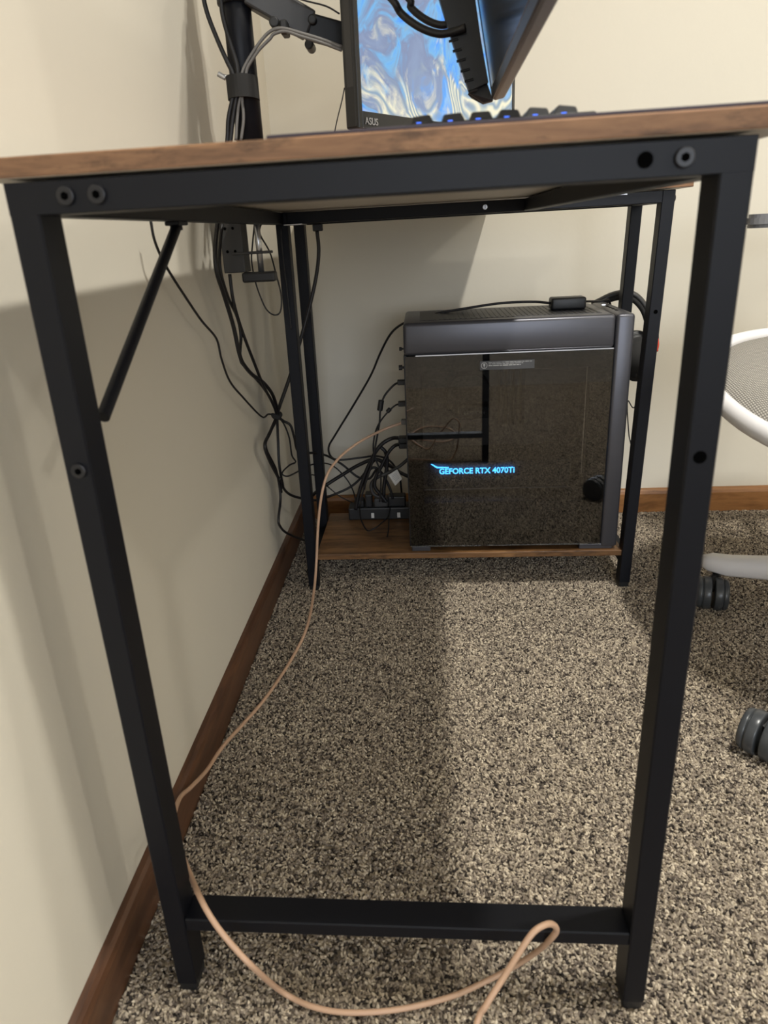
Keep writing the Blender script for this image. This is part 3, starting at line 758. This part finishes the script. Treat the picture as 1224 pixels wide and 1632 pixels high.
# below the knot
cable('power_cable', 'black cable curling from the knot behind the far left leg',
      [KN, A(452, 671, .87), A(463, 678, .875), A(469, 697, .88), A(476, 720, .90), A(500, 722, .98), A(520, 726, 1.06), A(545, 740, 1.08), A(570, 760, 1.08), A(588, 763, 1.08), A(597, 752, 1.08), A(601, 746, 1.08)], 0.0027)
cable('thin_wire', 'thin black wire looping between the knot and the far left leg',
      [KN, A(452, 675, .865), A(461, 698, .87), A(465, 725, .875), A(471, 736, .88), A(462, 741, .885), A(452, 750, .89), A(450, 756, .89), A(458, 759, .89), A(470, 754, .89), A(492, 742, .97), A(515, 738, 1.06), A(533, 744, 1.08), A(552, 763, 1.08), A(563, 783, 1.08), A(568, 805, 1.08)], 0.0017)
cable('power_cable', 'black cable sagging low from the left wall past the far leg',
      [B(446, 762, -.04), A(452, 778, .885), A(462, 788, .90), A(480, 794, .94), A(505, 797, 1.03), A(530, 789, 1.07), A(555, 778, 1.08), A(572, 765, 1.09), A(588, 745, 1.09), A(600, 733, 1.09), A(615, 745, 1.08), A(628, 765, 1.07)], 0.0028)
cable('power_cable', 'thick black cable rising from the far left leg toward the tangle behind the computer',
      [A(490, 795, 1.0), A(517, 775, 1.05), A(545, 757, 1.06), A(572, 741, 1.06), A(597, 732, 1.06), A(618, 740, 1.06), A(636, 752, 1.06), A(652, 760, 1.06)], 0.0042)
cable('thin_wire', 'thin black wire slanting across the wall behind the far left leg',
      [A(487, 765, 1.03), A(500, 757, 1.05), A(524, 777, 1.08), A(540, 790, 1.08), A(553, 797, 1.08), A(566, 803, 1.07)], 0.0014)
# from the back of the computer
def usb(label, P, ferr, r):
    t = cable('data_cable', label, P, r)
    c, d, l, rad = ferr
    bm = bmesh.new(); cyl(bm, c - d * l / 2, c + d * l / 2, rad, 14, bev=.001); obj('ferrite_core', bm, M_black, t)
    p = P[0]; bm = box((p.x - .010, p.y - .006, p.z - .005), (PX0 - .0022, p.y + .006, p.z + .005), .001, 1); obj('plug', bm, M_black, t)
P0 = Vector((PX0 - .009, .93, A(645, 609, .93).z))
usb('black cable with a long ferrite core, upper one plugged into the computer back',
    [P0] + As([(630, 612), (617, 625), (610, 637), (606, 655), (605, 672), (602, 690), (598, 712), (594, 735), (586, 760), (578, 785), (574, 806)], .94), (A(606.5, 646, .94), (A(605, 655, .94) - A(608, 636, .94)).normalized(), .022, .0058), 0.0021)
P0 = Vector((PX0 - .009, .93, A(645, 643, .93).z))
usb('black cable with a small ferrite core, lower one plugged into the computer back',
    [P0] + As([(632, 645), (624, 651), (616, 659), (606, 672), (600, 684), (596, 700), (595, 718), (600, 735), (606, 752), (607, 775), (605, 800)], .945), (A(619.5, 654, .945), (A(624, 650, .945) - A(616, 659, .945)).normalized(), .0095, .0045), 0.0018)
P0 = Vector((PX0 - .009, .93, A(645, 700, .93).z))
v_ = cable('video_cable', 'thick black cable leaving the computer back in an arch, upper one', [P0] + As([(628, 698), (612, 705), (600, 718), (592, 733), (584, 750), (577, 770), (571, 790), (567, 812)], .96), 0.0042)
obj('plug', box((P0.x - .012, P0.y - .01, P0.z - .006), (PX0 - .0022, P0.y + .01, P0.z + .006), .0015, 1), M_black, v_)
P0 = Vector((PX0 - .009, .94, A(645, 709, .94).z))
v_ = cable('video_cable', 'thick black cable leaving the computer back in an arch, lower one', [P0] + As([(632, 709), (622, 717), (614, 730), (607, 745), (600, 757), (597, 775), (608, 790), (616, 800)], .97), 0.0040)
obj('plug', box((P0.x - .012, P0.y - .009, P0.z - .006), (PX0 - .0022, P0.y + .009, P0.z + .006), .0015, 1), M_black, v_)
cable('power_cable', 'thick black cable falling straight behind the tangle onto the power strip', As([(606, 712), (614, 720), (617, 735), (615, 755), (612, 775), (611, 800)], .99), 0.0042)
cable('power_cable', 'dark grey thick cable bending round beside the computer back',
      As([(651, 731), (638, 742), (622, 752), (603, 760), (593, 769), (592, 780), (598, 789), (612, 794)], .985), 0.0040, M_armgrey)
cable('power_cable', 'black cable with small arch at the centre of the tangle', As([(580, 780), (584, 758), (590, 748), (597, 745), (606, 751), (614, 763), (622, 780), (626, 795)], 1.0), 0.0030)
cable('thin_wire', 'thin dark wire drooping in a loop on the low shelf', [A(573, 808, 1.0), A(575, 826, .965), A(581, 840, .94), A(587, 846, .925), A(597, 842, .925), A(609, 833, .94), A(618, 824, .96), A(622, 812, .99)], 0.0015)
cable('thin_wire', 'short thin wire ends hanging in front of the power strip', [A(622, 806, .975), A(620, 826, .95), A(619, 845, .925), A(617, 856, .905)], 0.0014)
# white cable tag
tg = A(627, 763, .965)
ct = thing('cable_tag', 'white printed paper tag on a cable behind the computer', 'tag', tg)
tp = [A(619, 757, .965), A(633, 748, .965), A(641, 763, .965), A(630, 774, .965)]
obj('paper', prism(tp, (0, .0006, 0)), M_label, ct)
bm = bmesh.new()
for k in range(5):
    a_ = tp[0].lerp(tp[3], .2 + k * .13); b_ = tp[1].lerp(tp[2], .2 + k * .13)
    tube(bm, [a_.lerp(b_, .2) + Vector((0, -.0004, 0)), a_.lerp(b_, .8) + Vector((0, -.0004, 0))], .0004, 4, raw=True)
obj('printed_lines', bm, M_mark, ct)
# grey cables wrapped from arm clip into the cuff, and black ones falling from above
for i, (lab, P, r, m) in enumerate((
    ('grey cable curving from the arm clip into the cuff, upper one', [(545, 75), (510, 62), (480, 53), (455, 46), (440, 46), (428, 52), (415, 66), (404, 82), (393, 100), (386, 116), (384, 135), (386, 160), (388, 190), (384, 224)], .0022, M_greycable),
    ('grey cable curving from the arm clip into the cuff, lower one', [(545, 80), (510, 67), (480, 58), (455, 50), (437, 54), (430, 62), (414, 78), (402, 95), (393, 112), (391, 135), (382, 160), (378, 190), (376, 224)], .0022, M_greycable),
    ('black cable falling from above into the cuff, farther left one', [(324, -14), (330, 20), (346, 62), (362, 98), (371, 117), (374, 135), (370, 160), (364, 190), (362, 226), 'a'], .0031, M_cable),
    ('black cable falling from above into the cuff beside the post', [(351, -14), (355, 25), (366, 65), (376, 98), (379, 117), (379, 135), (376, 160), (371, 190), (367, 226), 'b'], .0031, M_cable))):
    tail = {'a': [B(354, 290, -.026), B(349, 335, -.033)], 'b': [B(358, 290, -.026), B(354, 335, -.034)]}.get(P[-1], [])
    cable('monitor_cable', lab, ([Vector((-.012 + .01 * i, .632, 1.09)), Vector((-.040 + .012 * i, .630, 1.03))] if tail else []) + As([p for p in P if p not in ('a', 'b')], .628) + tail, r, m)
cable('thin_wire', 'thin wire arching from the post top to the lit monitor', As([(462, -6), (490, 2), (520, 10), (541, 22)], .64), 0.0011)
cable('thin_wire', 'thin wire hanging below the lower left corner of the lit monitor', [A(549, 140, .63), A(545, 160, .63), A(538, 188, .63), A(534, 207, .63), A(531, 222, .63)], 0.0008)

# power strip with plugs, at the back of the low shelf
ps = thing('power_strip', 'black power strip full of plugs at the back of the low shelf', 'power strip', (0.15, 1.02, 0.0823))
st = obj('housing', box((0.075, 1.0, 0.0826), (0.2145, 1.040, 0.112), 0.003, 2), M_black, ps)
for k, (x, z1, w) in enumerate(((0.10, .128, .011), (0.122, .142, .008), (0.15, .132, .016), (0.186, .136, .020))):
    obj('plug', box((x - w, 1.005, .1115), (x + w, 1.034, z1), .003, 2), M_black if k != 2 else M_armgrey, ps)
obj('outlet_face', box((0.127, 0.9992, 0.088), (0.1335, 1.0004, 0.1)), M_label, st)
obj('outlet_face', box((0.186, 0.9992, 0.088), (0.193, 1.0004, 0.1)), M_label, st)

# beige network cable: from the computer back, past the legs, along the floor, round the near leg and out
P0 = Vector((PX0 - .004, .925, A(646, 672, .925).z))
net = [P0] + [A(620, 681, .92), A(600, 690, .91), A(575, 703, .89), A(550, 721, .865), A(535, 736, .845), A(522, 755, .82), A(514, 782, .805), A(509, 815, .80), A(506, 855, .797), A(504, 900, .79), A(500, 945, .735), A(489, 1000, .625)]
net += [F(465, 1050, .016), B(425, 1110, -.004), B(390, 1151, -.022), B(355, 1190, -.036), B(330, 1227, -.042), B(305, 1254, -.045), B(285, 1275, -.044)]
net += [B(272, 1330, -.020), A(284, 1348, .055), A(300, 1387, .038), A(318, 1428, .004), A(332, 1455, -.010), A(350, 1482, -.018)]
net += [A(375, 1512, -.024), A(405, 1543, -.028), F(450, 1581, .012), F(500, 1605, .008), F(560, 1614, .008), F(640, 1608, .008), F(720, 1588, .008), F(780, 1561, .010), F(820, 1540, .018), A(855, 1517, .018), A(878, 1496, -.006), A(887, 1482, -.010), A(880, 1473, -.014), A(866, 1475, -.02), A(848, 1488, -.026), A(825, 1522, -.034), A(800, 1562, -.042), A(775, 1602, -.052), A(757, 1642, -.062)]
net += [(0.262, -.12, .008), (0.215, -.20, .008), (0.20, -.30, .008), (0.25, -.40, .008), (0.33, -.38, .008), (0.36, -.28, .008), (0.32, -.20, .009), (0.24, -.22, .012), (0.14, -.34, .008), (0.12, -.5, .008), (0.2, -.7, .008)]
nc = cable('network_cable', 'long beige network cable winding from the computer round the near left leg', net, 0.0027, M_beige, ring=10)
bm = box((P0.x - .010, P0.y - .006, P0.z - .005), (PX0 - .0022, P0.y + .006, P0.z + .005), .001, 1); obj('plug', bm, M_greycable, nc)

# ------------------------------------------------------------------ office chair at the right edge
HX, HY = 1.04, 0.58
ch = thing('office_chair', 'white framed office chair with grey woven mesh seat at the right', 'chair', (HX, HY, 0))
SCx, SCy, RXs, RYs = 0.905, 0.60, 0.215, 0.255
def seat_z(y): return 0.444 + 0.19 * (y - SCy)
def sup(a, k=2.15): c_, s_ = math.cos(a), math.sin(a); return (math.copysign(abs(c_) ** (2 / k), c_), math.copysign(abs(s_) ** (2 / k), s_))
bm = bmesh.new(); nA = 64; rows = []
for f_, dz in ((1.0, -.004), (.97, .006), (.90, .014), (.78, .019), (.6, .021), (.35, .021), (.12, .021)):
    rows.append([bm.verts.new((SCx + RXs * f_ * .955 * sup(2 * PI * k / nA)[0], SCy + RYs * f_ * .955 * sup(2 * PI * k / nA)[1], seat_z(SCy + RYs * f_ * sup(2 * PI * k / nA)[1]) + dz - .008)) for k in range(nA)])
for i in range(len(rows) - 1):
    for k in range(nA): bm.faces.new((rows[i][k], rows[i][(k + 1) % nA], rows[i + 1][(k + 1) % nA], rows[i + 1][k]))
bm.faces.new(rows[-1])
obj('seat_mesh', bm, M_fabric, ch, True, label='grey woven mesh seat')
bm = bmesh.new()
rim = [Vector((SCx + RXs * sup(2 * PI * k / nA)[0], SCy + RYs * sup(2 * PI * k / nA)[1], seat_z(SCy + RYs * sup(2 * PI * k / nA)[1]) - .006)) for k in range(nA)]
tube(bm, rim, 0.0145, 12, raw=True, closed=True, sx=.9, upv=(0, 0, 1)); obj('seat_rim', bm, M_white, ch, True, label='white seat frame')
bm = bmesh.new(); bot = [Vector((SCx + RXs * .86 * sup(2 * PI * k / nA)[0], SCy + RYs * .86 * sup(2 * PI * k / nA)[1], seat_z(SCy + RYs * .86 * sup(2 * PI * k / nA)[1]) - .036)) for k in range(nA)]
obj('seat_pan', prism(bot, (0, 0, .014)), M_white, ch)
bm = bmesh.new(); cyl(bm, (HX, HY, .12), (HX, HY, .30), .028, 24); cyl(bm, (HX, HY, .30), (HX, HY, .42), .018, 20); obj('gas_lift', bm, M_wheel, ch)
bm = bmesh.new(); cyl(bm, (HX, HY, .095), (HX, HY, .155), .045, 28, bev=.006); obj('base_hub', bm, M_white, ch)
R_b = 0.325
for k, ang in enumerate((143, 215, 287, 359, 71)):
    a = math.radians(ang); d = Vector((math.cos(a), math.sin(a), 0)); s = Vector((-d.y, d.x, 0)); bm = bmesh.new()
    secs = []
    for t, wd, z0, z1 in ((0.03, .030, .098, .150), (.12, .026, .092, .136), (.22, .022, .078, .115), (.285, .021, .066, .099), (.318, .017, .066, .095), (.336, .008, .070, .088)):
        c_ = Vector((HX, HY, 0)) + d * t
        secs.append([bm.verts.new(c_ + s * (wd * x_) + Vector((0, 0, z0 + (z1 - z0) * y_))) for x_, y_ in ((-1, .15), (-.7, 0), (.7, 0), (1, .15), (1, .75), (.6, 1), (-.6, 1), (-1, .75))])
    for i in range(len(secs) - 1):
        for j in range(8): bm.faces.new((secs[i][j], secs[i][(j + 1) % 8], secs[i + 1][(j + 1) % 8], secs[i + 1][j]))
    bm.faces.new(secs[0]); bm.faces.new(secs[-1][::-1]); bmesh.ops.recalc_face_normals(bm, faces=bm.faces)
    obj('base_arm', bm, M_white, ch, True)
    e = Vector((HX, HY, 0)) + d * .305
    sw = (d.copy() if k != 1 else Vector((-.85, -.52, 0)).normalized())
    if k == 0: ax = Vector((.96, -.28, 0)).normalized(); wc = e + Vector((-.014, -.024, 0))
    elif k == 1: ax = Vector((.72, -.69, 0)).normalized(); wc = Vector((.7035, .347, 0))
    else: ax = Vector((-d.y, d.x, 0)); wc = e + d * .01
    wr = 0.031
    bm = bmesh.new(); cyl(bm, e + Vector((0, 0, .04)), e + Vector((0, 0, .072)), .0075, 14)
    tube(bm, [e + Vector((0, 0, .05)), (e + wc) / 2 + Vector((0, 0, .052)), wc + Vector((0, 0, .036))], .011, 10)
    cs = obj('caster', bm, M_black, ch)
    for sg in (-1, 1):
        bm = bmesh.new()
        cc = wc + Vector((0, 0, wr))
        cyl(bm, cc + ax * (sg * .003), cc + ax * (sg * .0165), wr, 36, bev=.002)
        cyl(bm, cc + ax * (sg * .0165), cc + ax * (sg * .0175), wr * .93, 36)
        cyl(bm, cc + ax * (sg * .0175), cc + ax * (sg * .027), wr * .97, 36, r2=wr * .9, bev=.003)
        obj('wheel', bm, M_wheel, cs, True)
for y in (0.86, 0.34):
    pts = [Vector((0.9365 + .13 * sup(2 * PI * k / 40, 3)[0], y + .042 * sup(2 * PI * k / 40, 3)[1], .668)) for k in range(40)]
    bm = prism(pts, (0, 0, .022)); bmesh.ops.bevel(bm, geom=[e_ for e_ in bm.edges if abs(e_.verts[0].co.z - e_.verts[1].co.z) < 1e-5], offset=.006, segments=2, affect='EDGES')
    ar = obj('arm_pad', bm, M_armpad, ch, label='grey arm pad')
    obj('arm_plate', box((0.86, y - .03, .659), (1.03, y + .03, .6675), .002), M_black, ch)
    bm = bmesh.new(); tube(bm, [(SCx + .08, y, .66), (SCx + .08, y, .55), (SCx + .08, y, .48), (SCx + .08, y + (-.10 if y > .6 else .10), .425)], .015, 12); obj('arm_post', bm, M_white, ch, True)
bm = bmesh.new(); bk = [Vector((1.20 + .05 * abs(math.sin(a)) + .06 * (math.sin(a) > 0), HY + .03 + .225 * sup(a, 3)[0], .78 + .26 * sup(a, 3)[1])) for a in [2 * PI * k / 48 for k in range(48)]]
tube(bm, bk, .013, 10, raw=True, closed=True); obj('back_frame', bm, M_white, ch, True)
bm = bmesh.new(); f_ = [bm.verts.new(p) for p in bk]; c_ = bm.verts.new((1.235, HY + .03, .78))
for k in range(48): bm.faces.new((f_[k], f_[(k + 1) % 48], c_))
obj('back_mesh', bm, M_fabric, ch, True)
bm = bmesh.new(); tube(bm, [(HX, HY, .42), (1.17, HY + .02, .41), (1.235, HY + .03, .47), (1.25, HY + .03, .60)], .02, 12); obj('back_post', bm, M_white, ch, True)
